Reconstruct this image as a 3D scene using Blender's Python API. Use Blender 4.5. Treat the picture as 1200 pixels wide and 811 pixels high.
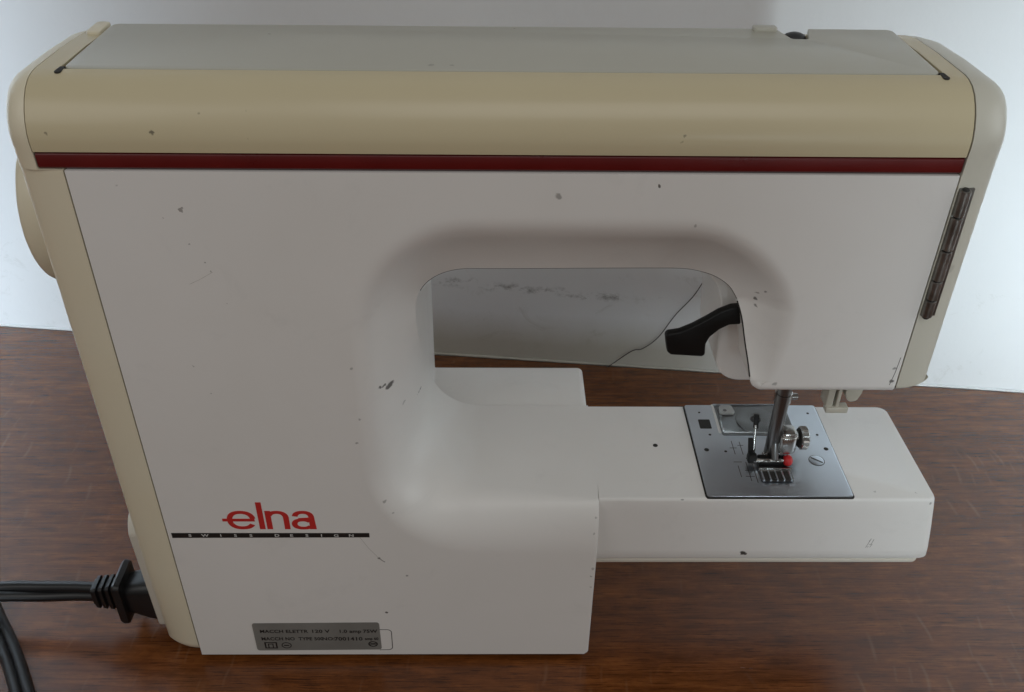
import bpy, bmesh, math, random
from mathutils import Vector, Matrix

for o in list(bpy.data.objects):
    bpy.data.objects.remove(o)
sc = bpy.context.scene
COL = sc.collection
MM = 0.001

# ------------------------------------------------------------------ camera
cam_d = bpy.data.cameras.new('camera')
cam = bpy.data.objects.new('camera', cam_d)
COL.objects.link(cam)
RX = (0.99989344, -0.00987957, 0.01074681)      # right
RD = (0.00315135, -0.57274313, -0.81972885)     # down
RF = (0.01425373, 0.81967537, -0.57265096)      # forward
cam.matrix_world = Matrix(((RX[0], -RD[0], -RF[0], -0.00527322),
                           (RX[1], -RD[1], -RF[1], -0.28472725),
                           (RX[2], -RD[2], -RF[2], 0.38467530),
                           (0, 0, 0, 1)))
cam_d.sensor_width = 36.0
cam_d.lens = 1092.744 / 1200 * 36.0
cam_d.clip_start = 0.01
cam_d.clip_end = 50
sc.camera = cam

# ------------------------------------------------------------------ light of the room
W = bpy.data.worlds.new('World')
sc.world = W
W.use_nodes = True
bg = W.node_tree.nodes['Background']
bg.inputs[0].default_value = (1.0, 0.98, 0.935, 1)
bg.inputs[1].default_value = 0.205


def area(name, loc, aim, sx, sy, power, color, spread=180):
    d = bpy.data.lights.new(name, 'AREA')
    d.shape = 'RECTANGLE'
    d.size, d.size_y, d.energy, d.color = sx, sy, power, color
    d.spread = math.radians(spread)
    o = bpy.data.objects.new(name, d)
    COL.objects.link(o)
    o.location = loc
    o.rotation_euler = (Vector(aim) - Vector(loc)).to_track_quat('-Z', 'Y').to_euler()
    return o


# daylight from behind the camera reaches the wall only left and right of the photographer
area('window_light', (0.57, -1.25, 0.15), (0.59, 0.20, 0.11), 0.56, 0.42, 1.75, (0.79, 0.93, 1.0), 26)
area('window_light', (-0.74, -1.25, 0.38), (-0.74, 0.30, 0.16), 0.50, 0.66, 5.3, (0.72, 0.87, 1.0), 29)
# soft light of the room: from above and behind the camera, and from the right
area('room_light', (0.15, -0.90, 1.25), (0.0, 0.0, 0.12), 0.9, 0.6, 2.3, (1.0, 0.985, 0.96))
area('room_light', (-0.80, -0.80, 0.95), (0.0, 0.0, 0.12), 0.7, 0.7, 1.85, (1.0, 0.985, 0.96))
area('side_light', (1.6, -0.5, 0.7), (0.2, 0.1, 0.12), 0.9, 0.9, 4.9, (0.92, 0.97, 1.0))
area('side_light', (-1.5, -0.6, 0.7), (-0.2, 0.0, 0.12), 0.9, 0.9, 0.3, (0.97, 0.97, 1.0))  # weak fill added to brighten the left cover

sc.view_settings.view_transform = 'Standard'
sc.view_settings.look = 'None'
sc.view_settings.gamma = 1
sc.view_settings.use_curve_mapping = False
sc.view_settings.exposure = 0.0
sc.render.engine = 'CYCLES'


# ------------------------------------------------------------------ materials
class NT:
    def __init__(s, name):
        s.m = bpy.data.materials.new(name)
        s.m.use_nodes = True
        s.t = s.m.node_tree
        s.b = s.t.nodes['Principled BSDF']

    def n(s, kind, **kw):
        nd = s.t.nodes.new(kind)
        for k, v in kw.items():
            if k.startswith('i_'):
                nd.inputs[k[2:].replace('_', ' ')].default_value = v
            else:
                setattr(nd, k, v)
        return nd

    def l(s, a, b):
        s.t.links.new(a, b)

    def math(s, op, a, b=None, clamp=False):
        nd = s.t.nodes.new('ShaderNodeMath')
        nd.operation = op
        nd.use_clamp = clamp
        for i, v in enumerate((a, b)):
            if v is None:
                continue
            if isinstance(v, (int, float)):
                nd.inputs[i].default_value = v
            else:
                s.l(v, nd.inputs[i])
        return nd.outputs[0]

    def ramp(s, src, stops):
        r = s.t.nodes.new('ShaderNodeValToRGB')
        e = r.color_ramp.elements
        while len(e) < len(stops):
            e.new(0.5)
        for el, (p, c) in zip(e, stops):
            el.position = p
            el.color = (*c, 1) if len(c) == 3 else c
        s.l(src, r.inputs[0])
        return r.outputs[0]

    def mix(s, fac, a, b, mode='MIX'):
        nd = s.t.nodes.new('ShaderNodeMix')
        nd.data_type = 'RGBA'
        nd.blend_type = mode
        for i, v in ((0, fac), (6, a), (7, b)):
            if isinstance(v, (int, float)):
                nd.inputs[i].default_value = v
            elif isinstance(v, tuple):
                nd.inputs[i].default_value = (*v, 1) if len(v) == 3 else v
            else:
                s.l(v, nd.inputs[i])
        return nd.outputs[2]

    def coord(s, scale=(1, 1, 1), rot=(0, 0, 0), loc=(0, 0, 0)):
        tc = s.t.nodes.new('ShaderNodeTexCoord')
        mp = s.t.nodes.new('ShaderNodeMapping')
        mp.inputs['Scale'].default_value = scale
        mp.inputs['Rotation'].default_value = rot
        mp.inputs['Location'].default_value = loc
        s.l(tc.outputs['Object'], mp.inputs[0])
        return mp.outputs[0]

    def noise(s, vec, scale, detail=4, rough=0.55, dist=0.0):
        nd = s.n('ShaderNodeTexNoise')
        nd.inputs['Scale'].default_value = scale
        nd.inputs['Detail'].default_value = detail
        nd.inputs['Roughness'].default_value = rough
        nd.inputs['Distortion'].default_value = dist
        s.l(vec, nd.inputs['Vector'])
        return nd.outputs['Fac']

    def bump(s, h, strength, dist):
        nd = s.n('ShaderNodeBump')
        nd.inputs['Strength'].default_value = strength
        nd.inputs['Distance'].default_value = dist
        s.l(h, nd.inputs['Height'])
        s.l(nd.outputs[0], s.b.inputs['Normal'])

    def set(s, **kw):
        for k, v in kw.items():
            k = k.replace('_', ' ')
            if isinstance(v, tuple) and len(v) == 3:
                v = (*v, 1)
            s.b.inputs[k].default_value = v


def plain(name, col, rough=0.45, metal=0.0, vary=0.06, bumpiness=0.0, nscale=60, rv=0.16):
    t = NT(name)
    v = t.coord()
    f = t.noise(v, nscale, 5)
    lo = tuple(c * (1 - vary) for c in col)
    hi = tuple(min(1, c * (1 + vary)) for c in col)
    t.l(t.ramp(f, [(0.3, lo), (0.7, hi)]), t.b.inputs['Base Color'])
    t.l(t.math('ADD', t.math('MULTIPLY', f, rv), rough - rv / 2), t.b.inputs['Roughness'])
    t.set(Metallic=metal)
    if bumpiness:
        t.bump(t.noise(v, nscale * 20, 3), bumpiness, 0.0002)
    return t.m


def shell(name, col, dirt, spots=(), rough=0.38, yellow=None, speck=0.018, flat=False, smear=0.22, relief=0.05):
    """moulded plastic / enamel with faint grime, tiny specks and the chips listed (x, y, z, r in mm)"""
    t = NT(name)
    v = t.coord()
    big = t.noise(v, 9, 4, 0.6)
    c = t.mix(t.ramp(big, [(0.35, (0, 0, 0)), (0.75, (1, 1, 1))]), col, tuple(a * b for a, b in zip(col, (0.95, 0.945, 0.93))))
    if yellow:
        yb = t.noise(t.coord((3, 22, 22)), 1.0, 2, 0.45)
        c = t.mix(t.math('MULTIPLY', t.ramp(yb, [(0.25, (0, 0, 0)), (0.8, (1, 1, 1))]), 0.6), c, yellow)
    # tiny specks: sparse voronoi cells, distance warped by noise
    for scale, thr, amt in ((170, speck, 0.75), (62, 0.026, 0.6)):
        vo = t.n('ShaderNodeTexVoronoi', i_Scale=scale)
        t.l(v, vo.inputs['Vector'])
        sel = t.n('ShaderNodeSeparateColor')
        t.l(vo.outputs['Color'], sel.inputs[0])
        pick = t.math('LESS_THAN', sel.outputs[0], 0.035)
        rad = t.math('MULTIPLY', sel.outputs[1], thr * 4)
        near = t.math('LESS_THAN', t.math('ADD', vo.outputs['Distance'], t.math('MULTIPLY', t.noise(v, 900, 2), 0.12)), t.math('ADD', rad, 0.05))
        c = t.mix(t.math('MULTIPLY', t.math('MULTIPLY', pick, near), amt), c, dirt)
    # fine smears
    sm = t.noise(t.coord((1, 1, 1), (0.3, 0.5, 0.2)), 33, 8, 0.75, 0.6)
    c = t.mix(t.math('MULTIPLY', t.ramp(sm, [(0.57, (0, 0, 0)), (0.76, (1, 1, 1))]), smear), c, tuple(a * 0.70 for a in col))
    if spots:
        wn = t.n('ShaderNodeTexNoise', i_Scale=420.0, i_Detail=3.0)
        t.l(v, wn.inputs['Vector'])
        off = t.n('ShaderNodeVectorMath', operation='SCALE')
        sub = t.n('ShaderNodeVectorMath', operation='SUBTRACT')
        t.l(wn.outputs['Color'], sub.inputs[0])
        sub.inputs[1].default_value = (0.5, 0.5, 0.5)
        t.l(sub.outputs[0], off.inputs[0])
        off.inputs['Scale'].default_value = 0.0022
        add = t.n('ShaderNodeVectorMath', operation='ADD')
        t.l(v, add.inputs[0])
        t.l(off.outputs[0], add.inputs[1])
        acc = None
        if flat:
            fl = t.n('ShaderNodeVectorMath', operation='MULTIPLY')
            t.l(add.outputs[0], fl.inputs[0])
            fl.inputs[1].default_value = (1, 0, 1)
            add = fl
        for sp in spots:
            x, y, z, r = sp[:4]
            y = 0 if flat else y
            st = sp[4] if len(sp) > 4 else 0.85
            dn = t.n('ShaderNodeVectorMath', operation='DISTANCE')
            t.l(add.outputs[0], dn.inputs[0])
            dn.inputs[1].default_value = (x * MM, y * MM, z * MM)
            mr = t.n('ShaderNodeMapRange')
            mr.inputs['From Min'].default_value = r * MM
            mr.inputs['From Max'].default_value = r * MM * 0.6
            mr.inputs['To Min'].default_value = 0
            mr.inputs['To Max'].default_value = st
            t.l(dn.outputs['Value'], mr.inputs['Value'])
            acc = mr.outputs[0] if acc is None else t.math('MAXIMUM', acc, mr.outputs[0])
        c = t.mix(acc, c, (0.03, 0.025, 0.02))
    t.l(c, t.b.inputs['Base Color'])
    rn = t.noise(v, 26, 6, 0.65)
    t.l(t.math('ADD', t.math('MULTIPLY', rn, 0.06), rough - 0.03), t.b.inputs['Roughness'])
    if relief:
        t.bump(t.noise(v, 1600, 2, 0.5), relief, 0.0002)
    return t.m


def wood_material():
    t = NT('stained_oak')
    rz = math.radians(-4)
    warp = t.noise(t.coord(), 5, 3)
    grain = t.noise(t.coord((1.2, 26, 1), (0, 0, rz)), 6.0, 8, 0.62, 0.35)
    mid = t.noise(t.coord((7, 90, 1), (0, 0, rz)), 4.0, 6, 0.7, 0.4)
    fine = t.noise(t.coord((11, 330, 1), (0, 0, rz)), 4.0, 5, 0.75)
    mott = t.noise(t.coord((14, 30, 1), (0, 0, rz)), 4.0, 6, 0.7, 0.6)
    patch = t.noise(t.coord((2.0, 7.0, 1), (0, 0, rz)), 1.6, 5, 0.6, 0.4)
    c = t.ramp(grain, [(0.30, (0.105, 0.0285, 0.0058)), (0.47, (0.185, 0.0550, 0.0120)), (0.60, (0.255, 0.081, 0.0190)), (0.78, (0.300, 0.110, 0.032))])
    c = t.mix(0.5, c, t.ramp(patch, [(0.3, (0.108, 0.0305, 0.0065)), (0.7, (0.320, 0.104, 0.0250))]))
    c = t.mix(t.math('MULTIPLY', t.ramp(mid, [(0.36, (1, 1, 1)), (0.58, (0, 0, 0))]), 0.42), c, (0.034, 0.0095, 0.0026))
    c = t.mix(t.math('MULTIPLY', t.ramp(mid, [(0.54, (0, 0, 0)), (0.74, (1, 1, 1))]), 0.30), c, (0.27, 0.105, 0.036))
    c = t.mix(t.math('MULTIPLY', t.ramp(mott, [(0.42, (1, 1, 1)), (0.62, (0, 0, 0))]), 0.35), c, (0.040, 0.0115, 0.0030))
    c = t.mix(t.math('MULTIPLY', t.ramp(fine, [(0.53, (0, 0, 0)), (0.62, (1, 1, 1))]), 0.75), c, (0.018, 0.005, 0.0016))
    # medullary flecks: short pale arcs across the grain, one per voronoi cell
    for sx, sy, rot, bend, wd, ln, off, amt in ((62, 30, -6, 0.95, 0.085, 0.30, 0.0, 0.10), (95, 44, 8, -0.7, 0.09, 0.26, 3.7, 0.07)):
        tc = t.n('ShaderNodeTexCoord')
        wv = t.n('ShaderNodeTexNoise', i_Scale=16.0, i_Detail=2.0)
        t.l(tc.outputs['Object'], wv.inputs['Vector'])
        sca = t.n('ShaderNodeVectorMath', operation='SCALE')
        t.l(wv.outputs['Color'], sca.inputs[0])
        sca.inputs['Scale'].default_value = 0.012
        add = t.n('ShaderNodeVectorMath', operation='ADD')
        t.l(tc.outputs['Object'], add.inputs[0])
        t.l(sca.outputs[0], add.inputs[1])
        mp = t.n('ShaderNodeMapping')
        mp.inputs['Rotation'].default_value = (0, 0, math.radians(rot))
        mp.inputs['Scale'].default_value = (sx, sy, 0.001)
        mp.inputs['Location'].default_value = (off, off, 0)
        t.l(add.outputs[0], mp.inputs[0])
        vo = t.n('ShaderNodeTexVoronoi', i_Scale=1.0)
        vo.voronoi_dimensions = '2D'
        vo.inputs['Randomness'].default_value = 0.85
        t.l(mp.outputs[0], vo.inputs['Vector'])
        df = t.n('ShaderNodeVectorMath', operation='SUBTRACT')
        t.l(mp.outputs[0], df.inputs[0])
        t.l(vo.outputs['Position'], df.inputs[1])
        sx_ = t.n('ShaderNodeSeparateXYZ')
        t.l(df.outputs[0], sx_.inputs[0])
        dx, dy = sx_.outputs[0], sx_.outputs[1]
        sep = t.n('ShaderNodeSeparateColor')
        t.l(vo.outputs['Color'], sep.inputs[0])
        lx = t.math('ABSOLUTE', t.math('ADD', dx, t.math('MULTIPLY', t.math('MULTIPLY', dy, dy), t.math('MULTIPLY', t.math('ADD', sep.outputs[1], 0.4), bend))))
        m1 = t.math('SUBTRACT', 1.0, t.math('MULTIPLY', lx, 1 / wd), True)
        m2 = t.math('SUBTRACT', 1.0, t.math('MULTIPLY', t.math('ABSOLUTE', dy), 1 / ln), True)
        region = t.ramp(t.noise(t.coord((3, 5, 1), (0, 0, 0), (off, 0, 0)), 2.6, 3), [(0.46, (0, 0, 0)), (0.58, (1, 1, 1))])
        pick = t.math('GREATER_THAN', sep.outputs[0], 0.5)
        f = t.math('MULTIPLY', t.math('MULTIPLY', pick, t.math('MULTIPLY', m1, t.math('MINIMUM', t.math('MULTIPLY', m2, 2.2), 1.0))), t.math('MULTIPLY', region, amt * 1.5))
        c = t.mix(f, c, (0.40, 0.235, 0.140))
    t.l(c, t.b.inputs['Base Color'])
    t.l(t.math('ADD', t.math('MULTIPLY', t.noise(t.coord((2, 9, 1)), 6, 6, 0.7), 0.16), 0.16), t.b.inputs['Roughness'])
    t.bump(t.math('ADD', t.math('MULTIPLY', fine, 0.6), t.math('MULTIPLY', t.noise(t.coord(), 60, 4), 0.5)), 0.06, 0.0008)
    t.b.inputs['Specular IOR Level'].default_value = 0.44
    return t.m


def wall_material():
    t = NT('painted_plaster')
    v = t.coord()
    n1 = t.noise(v, 3.0, 5, 0.6)
    c = t.ramp(n1, [(0.3, (0.655, 0.668, 0.68)), (0.7, (0.715, 0.725, 0.73))])
    # rubbed scuff line at the height of the machine's bed
    sepn = t.n('ShaderNodeSeparateXYZ')
    t.l(v, sepn.inputs[0])
    z = sepn.outputs[2]
    x = sepn.outputs[0]
    zz = t.math('ADD', z, t.math('MULTIPLY', t.noise(t.coord((20, 1, 1)), 2.2, 5, 0.7), -0.016))
    line = t.math('SUBTRACT', 1.0, t.math('MULTIPLY', t.math('ABSOLUTE', t.math('SUBTRACT', zz, t.math('ADD', t.math('MULTIPLY', x, -0.03), 0.050))), 230), True)
    gate = t.ramp(t.noise(t.coord((34, 1, 60)), 2.2, 6, 0.75), [(0.47, (0, 0, 0)), (0.68, (1, 1, 1))])
    span = t.math('MULTIPLY', t.math('GREATER_THAN', x, -0.055), t.math('LESS_THAN', x, 0.075))
    c = t.mix(t.math('MULTIPLY', t.math('MULTIPLY', line, span), t.math('MULTIPLY', gate, 0.95)), c, (0.08, 0.075, 0.065))
    sm = t.ramp(t.noise(t.coord((9, 1, 12)), 3.2, 8, 0.78, 0.8), [(0.56, (0, 0, 0)), (0.74, (1, 1, 1))])
    low = t.math('LESS_THAN', z, 0.075)
    c = t.mix(t.math('MULTIPLY', t.math('MULTIPLY', sm, low), 0.5), c, (0.40, 0.39, 0.35))
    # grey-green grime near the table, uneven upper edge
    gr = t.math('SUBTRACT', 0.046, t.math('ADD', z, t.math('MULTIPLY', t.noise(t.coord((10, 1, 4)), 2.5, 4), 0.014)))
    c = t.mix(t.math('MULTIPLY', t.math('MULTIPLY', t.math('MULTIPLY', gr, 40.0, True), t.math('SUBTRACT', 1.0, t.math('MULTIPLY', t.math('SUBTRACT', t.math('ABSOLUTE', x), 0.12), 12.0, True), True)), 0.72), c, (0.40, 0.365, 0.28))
    # occasional specks
    vo = t.n('ShaderNodeTexVoronoi', i_Scale=34.0)
    t.l(v, vo.inputs['Vector'])
    sc_ = t.n('ShaderNodeSeparateColor')
    t.l(vo.outputs['Color'], sc_.inputs[0])
    d = t.math('MULTIPLY', t.math('LESS_THAN', sc_.outputs[0], 0.05), t.math('LESS_THAN', vo.outputs['Distance'], 0.05))
    c = t.mix(t.math('MULTIPLY', d, 0.5), c, (0.4, 0.36, 0.3))
    t.l(c, t.b.inputs['Base Color'])
    t.set(Roughness=0.6)
    t.bump(t.math('ADD', t.noise(v, 130, 5, 0.6), t.math('MULTIPLY', t.noise(v, 14, 3), 2.0)), 0.14, 0.0015)
    return t.m


CHIPS = [(-48.6, 0, 158.0, 1.5, 0.9), (-50.5, 0, 160.6, 0.8, 0.8), (-52.0, 0, 161.4, 0.7, 0.7), (-29.6, 0, 137.5, 0.55, 0.8), (-27.6, 0, 136.5, 0.55, 0.8), (-28.6, 0, 134.2, 0.6, 0.8), (-28.0, 0, 131.5, 0.6, 0.8), (-30.6, 0, 138.6, 0.5, 0.7), (-45.0, 0, 141.5, 0.8, 0.35), (91.0, 0, 203, 0.7, 0.5), (91.3, 0, 199.5, 0.9, 0.75), (91.8, 0, 196.5, 0.6, 0.6), (-49.0, 1, 158.5, 1.3, 0.85), (-51.8, 0, 161, 0.8, 0.85), (-50.4, 0, 160.3, 0.7, 0.85), (-29.5, 6, 131, 0.9, 0.85), (-27.5, 8, 129, 0.7, 0.85), (-31, 6, 134, 0.6, 0.85), (-26.2, 8, 132.5, 0.6, 0.85), (-28, 7, 126.5, 0.6, 0.85), (-58, 0, 71, 0.9, 0.7), (-46, 0, 59.5, 0.8, 0.6), (-56.7, 0, 34.5, 0.75, 0.85), (-40, 1, 133, 0.6, 0.85), (93, 0, 205, 0.6, 0.6), (14.5, 0, 247, 1.2, 0.5), (48, 0, 251, 0.6, 0.85), (-112, 0, 228, 0.42, 0.48), (-108, 0, 221, 0.42, 0.54), (-106.5, 0, 217.5, 0.37, 0.48), (-119, 0, 238, 0.31, 0.36), (-103, 0, 204, 0.31, 0.36), (-132, 0, 250, 0.31, 0.24), (-116, 0, 163, 0.42, 0.42), (-120, 0, 176, 0.37, 0.36), (37.5, 6, 93, 0.77, 0.36), (36.5, 3, 85, 0.59, 0.36), (37.2, 0, 64, 0.85, 0.36), (36.6, 0, 59, 0.68, 0.42), (37, 0, 52, 0.59, 0.3), (101, 0, 168.5, 1.0, 0.45), (145.8, 0, 170, 1.1, 0.8), (145.5, 0, 176, 0.7, 0.6), (-61, 0, 175, 0.7, 0.4), (-60, 0, 150, 0.7, 0.4), (-62, 0, 138, 0.6, 0.5), (62, 0, 236, 0.8, 0.4), (-53, 0, 105, 0.8, 0.45), (-50, 0, 98, 0.7, 0.45)]
ARMCHIPS = [(105.9, 8, 65.7, 1.5, .95), (107.0, 8, 65.0, .9, .9), (162.5, 8, 73.5, .55, .5), (163.2, 8, 71, .5, .5), (162, 8, 69.6, .5, .5), (178, 12, 98.8, .8, .5), (183.5, 8, 97, .8, .6), (74.5, 8, 99, .6, .6), (160, 13, 99.8, .9, .3)]
BANDCHIPS = [(-116.5, 0, 268.5, 0.79, 0.7), (-101, 2.5, 274, 0.65, 0.4), (-86, 3, 275, 0.65, 0.5), (-86, 0, 266.5, 0.58, 0.4), (-84, 0, 266.4, 0.58, 0.4), (-150, 0, 268, 0.65, 0.5), (96, 3, 269.5, 0.65, 0.4), (54, 0, 266.5, 0.72, 0.5), (54.6, 0, 268.5, 0.65, 0.5), (-63, 8, 281.5, 0.58, 0.4)]

M = {}
M['white'] = shell('white_enamel', (0.79, 0.777, 0.755), (0.10, 0.085, 0.07), CHIPS, 0.36, flat=True)
M['arm'] = shell('white_enamel_arm', (0.79, 0.778, 0.757), (0.10, 0.085, 0.07), ARMCHIPS, 0.44)
M['band'] = shell('yellowed_plastic', (0.60, 0.525, 0.355), (0.16, 0.11, 0.06), BANDCHIPS, 0.26, smear=0.08, relief=0.02, yellow=(0.62, 0.535, 0.335))
M['cap'] = shell('beige_plastic', (0.755, 0.70, 0.55), (0.16, 0.11, 0.06), [(-157.5, 3, 192, 1.0, .7), (-157.6, 3, 190, .9, .6)], 0.34, yellow=(0.73, 0.655, 0.475))
M['cap_pale'] = shell('pale_beige_plastic', (0.60, 0.58, 0.50), (0.16, 0.11, 0.06), [(154.5, 1, 219, 2.2, .16), (155, 2, 167.5, .7, .6)], 0.34)
M['lid'] = shell('grey_white_plastic', (0.50, 0.49, 0.425), (0.14, 0.11, 0.08), [(-88, 55, 283.7, .7, .5), (-28, 22, 283.7, 1.2, .3), (-21, 22, 283.7, 1.0, .3)], 0.30, smear=0.05, relief=0)
M['socket'] = shell('ivory_plastic', (0.68, 0.65, 0.575), (0.16, 0.11, 0.06), (), 0.36)
M['red'] = plain('dark_red_plastic', (0.115, 0.004, 0.004), 0.30, 0, 0.10)
M['logo_red'] = plain('red_print', (0.56, 0.030, 0.026), 0.42, 0, 0.05)
M['black_print'] = plain('black_print', (0.014, 0.013, 0.013), 0.42, 0, 0.1)
M['white_print'] = plain('white_print', (0.70, 0.70, 0.68), 0.45, 0, 0.05)
M['black'] = plain('black_plastic', (0.008, 0.008, 0.008), 0.45, 0, 0.2, 0.12)
M['black'].node_tree.nodes['Principled BSDF'].inputs['Specular IOR Level'].default_value = 0.25
M['rubber'] = plain('black_rubber', (0.008, 0.008, 0.009), 0.36, 0, 0.25, 0.15)
M['dark'] = plain('dark_interior', (0.018, 0.016, 0.014), 0.7, 0, 0.2)
M['steel'] = plain('brushed_steel', (0.60, 0.65, 0.71), 0.30, 1.0, 0.03, 0.03, 60, 0.05)
M['bar'] = plain('grey_steel_bar', (0.20, 0.20, 0.20), 0.30, 1.0, 0.10, 0.05)
M['chrome'] = plain('bright_steel', (0.46, 0.455, 0.44), 0.22, 1.0, 0.08)
M['hinge'] = plain('tarnished_steel', (0.22, 0.21, 0.195), 0.34, 1.0, 0.35, 0.2, 160)
M['redbutton'] = plain('red_button_plastic', (0.50, 0.012, 0.014), 0.3, 0, 0.06)
M['plate'] = plain('grey_foil', (0.23, 0.23, 0.215), 0.42, 0.15, 0.10)
M['ivory'] = plain('ivory_nylon', (0.55, 0.53, 0.45), 0.45, 0, 0.08)
M['whiteplastic'] = plain('white_nylon', (0.72, 0.72, 0.70), 0.4, 0, 0.05)
M['engrave'] = plain('engraving_ink', (0.05, 0.05, 0.055), 0.5, 0, 0.1)
M['scuff'] = plain('scuff_grey', (0.16, 0.15, 0.14), 0.6, 0, 0.4, 0, 900)
M['scuff_pale'] = plain('scuff_pale', (0.42, 0.40, 0.37), 0.6, 0, 0.3, 0, 900)
M['thread'] = plain('dark_thread', (0.05, 0.04, 0.035), 0.7, 0, 0.2)
tg = NT('clear_plastic')
tg.set(Base_Color=(0.93, 0.95, 0.96), Roughness=0.08, Transmission_Weight=1.0, IOR=1.25)
tv = tg.noise(tg.coord(), 180, 4)
tg.l(tg.math('ADD', tg.math('MULTIPLY', tv, 0.14), 0.02), tg.b.inputs['Roughness'])
M['clear'] = tg.m
M['wood'] = wood_material()
M['wall'] = wall_material()


# ------------------------------------------------------------------ mesh helpers (millimetres in, metres out)
def link(name, me, mat, parent=None, smooth=True, angle=35):
    o = bpy.data.objects.new(name, me)
    COL.objects.link(o)
    if mat is not None:
        me.materials.append(M[mat] if isinstance(mat, str) else mat)
    if parent is not None:
        o.parent = parent
    if smooth:
        for p in me.polygons:
            p.use_smooth = True
        bm = bmesh.new()
        bm.from_mesh(me)
        for e in bm.edges:
            if len(e.link_faces) == 2 and e.calc_face_angle(0) > math.radians(angle):
                e.smooth = False
        bm.to_mesh(me)
        bm.free()
    return o


def mesh_of(bm, name, recalc=True):
    if recalc:
        bmesh.ops.recalc_face_normals(bm, faces=bm.faces)
    for v in bm.verts:
        v.co *= MM
    me = bpy.data.meshes.new(name)
    bm.to_mesh(me)
    bm.free()
    return me


def bm_poly_extrude(bm, pts, axis, a, b):
    """closed polygon (2-d pts) extruded along axis from a to b. axis 'x': pts=(y,z); 'y': (x,z); 'z': (x,y)"""
    def P(p, t):
        return {'x': (t, p[0], p[1]), 'y': (p[0], t, p[1]), 'z': (p[0], p[1], t)}[axis]
    A = [bm.verts.new(P(p, a)) for p in pts]
    B = [bm.verts.new(P(p, b)) for p in pts]
    n = len(pts)
    fs = [bm.faces.new(A), bm.faces.new(B[::-1])]
    for i in range(n):
        fs.append(bm.faces.new((A[i], B[i], B[(i + 1) % n], A[(i + 1) % n])))
    return fs


def bevel_sharp(bm, w, seg=2, ang=30):
    bmesh.ops.recalc_face_normals(bm, faces=bm.faces)
    es = [e for e in bm.edges if len(e.link_faces) == 2 and e.calc_face_angle(0) > math.radians(ang)]
    bmesh.ops.bevel(bm, geom=es, offset=w, segments=seg, profile=0.5, affect='EDGES', clamp_overlap=True)


def prism(name, pts, axis, a, b, mat, parent=None, bev=0, seg=2, ang=30, **kw):
    bm = bmesh.new()
    bm_poly_extrude(bm, pts, axis, a, b)
    if bev:
        bevel_sharp(bm, bev, seg, ang)
    return link(name, mesh_of(bm, name), mat, parent, **kw)


def bm_box(bm, x0, x1, y0, y1, z0, z1):
    return bm_poly_extrude(bm, [(x0, y0), (x1, y0), (x1, y1), (x0, y1)], 'z', z0, z1)


def box(name, x0, x1, y0, y1, z0, z1, mat, parent=None, bev=0.4, seg=2):
    return prism(name, [(x0, y0), (x1, y0), (x1, y1), (x0, y1)], 'z', z0, z1, mat, parent, bev, seg)


def bm_tube(bm, path, rad, sides=16, caps=True, flat=None):
    """round tube along a list of points; rad float or list"""
    pts = [Vector(p) for p in path]
    rings = []
    up = Vector((0, 0, 1))
    prev = None
    for i, p in enumerate(pts):
        d = (pts[min(i + 1, len(pts) - 1)] - pts[max(i - 1, 0)]).normalized()
        if prev is None:
            u = d.cross(up)
            if u.length < 1e-3:
                u = d.cross(Vector((0, 1, 0)))
        else:
            u = prev - d * prev.dot(d)
        u.normalize()
        prev = u
        w = d.cross(u)
        r = rad[i] if isinstance(rad, (list, tuple)) else rad
        rr = r if flat is None else r * flat
        rings.append([bm.verts.new(p + u * r * math.cos(2 * math.pi * k / sides) + w * rr * math.sin(2 * math.pi * k / sides)) for k in range(sides)])
    for a, b in zip(rings, rings[1:]):
        for k in range(sides):
            bm.faces.new((a[k], a[(k + 1) % sides], b[(k + 1) % sides], b[k]))
    if caps:
        bm.faces.new(rings[0][::-1])
        bm.faces.new(rings[-1])


def tube(name, path, rad, mat, parent=None, sides=16, flat=None):
    bm = bmesh.new()
    bm_tube(bm, path, rad, sides, True, flat)
    return link(name, mesh_of(bm, name), mat, parent)


def bm_lathe(bm, c, axis, prof, sides=32):
    """prof: list of (along, radius) round an axis through c"""
    ax = {'x': Vector((1, 0, 0)), 'y': Vector((0, 1, 0)), 'z': Vector((0, 0, 1))}[axis]
    u = Vector((0, 1, 0)) if axis != 'y' else Vector((1, 0, 0))
    w = ax.cross(u)
    c = Vector(c)
    rings = []
    for a, r in prof:
        rings.append([bm.verts.new(c + ax * a + (u * math.cos(2 * math.pi * k / sides) + w * math.sin(2 * math.pi * k / sides)) * max(r, 0.001)) for k in range(sides)])
    for A, B in zip(rings, rings[1:]):
        for k in range(sides):
            bm.faces.new((A[k], A[(k + 1) % sides], B[(k + 1) % sides], B[k]))
    bm.faces.new(rings[0][::-1])
    bm.faces.new(rings[-1])


def lathe(name, c, axis, prof, mat, parent=None, sides=32):
    bm = bmesh.new()
    bm_lathe(bm, c, axis, prof, sides)
    return link(name, mesh_of(bm, name), mat, parent)


def smooth_path(pts, n=8):
    """Catmull-Rom through pts"""
    P = [Vector(p) for p in pts]
    P = [P[0] * 2 - P[1]] + P + [P[-1] * 2 - P[-2]]
    out = []
    for i in range(1, len(P) - 2):
        for k in range(n):
            t = k / n
            a, b, c, d = P[i - 1], P[i], P[i + 1], P[i + 2]
            out.append(0.5 * ((2 * b) + (c - a) * t + (2 * a - 5 * b + 4 * c - d) * t * t + (3 * b - a - 3 * c + d) * t ** 3))
    out.append(P[-2])
    return out


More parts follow.
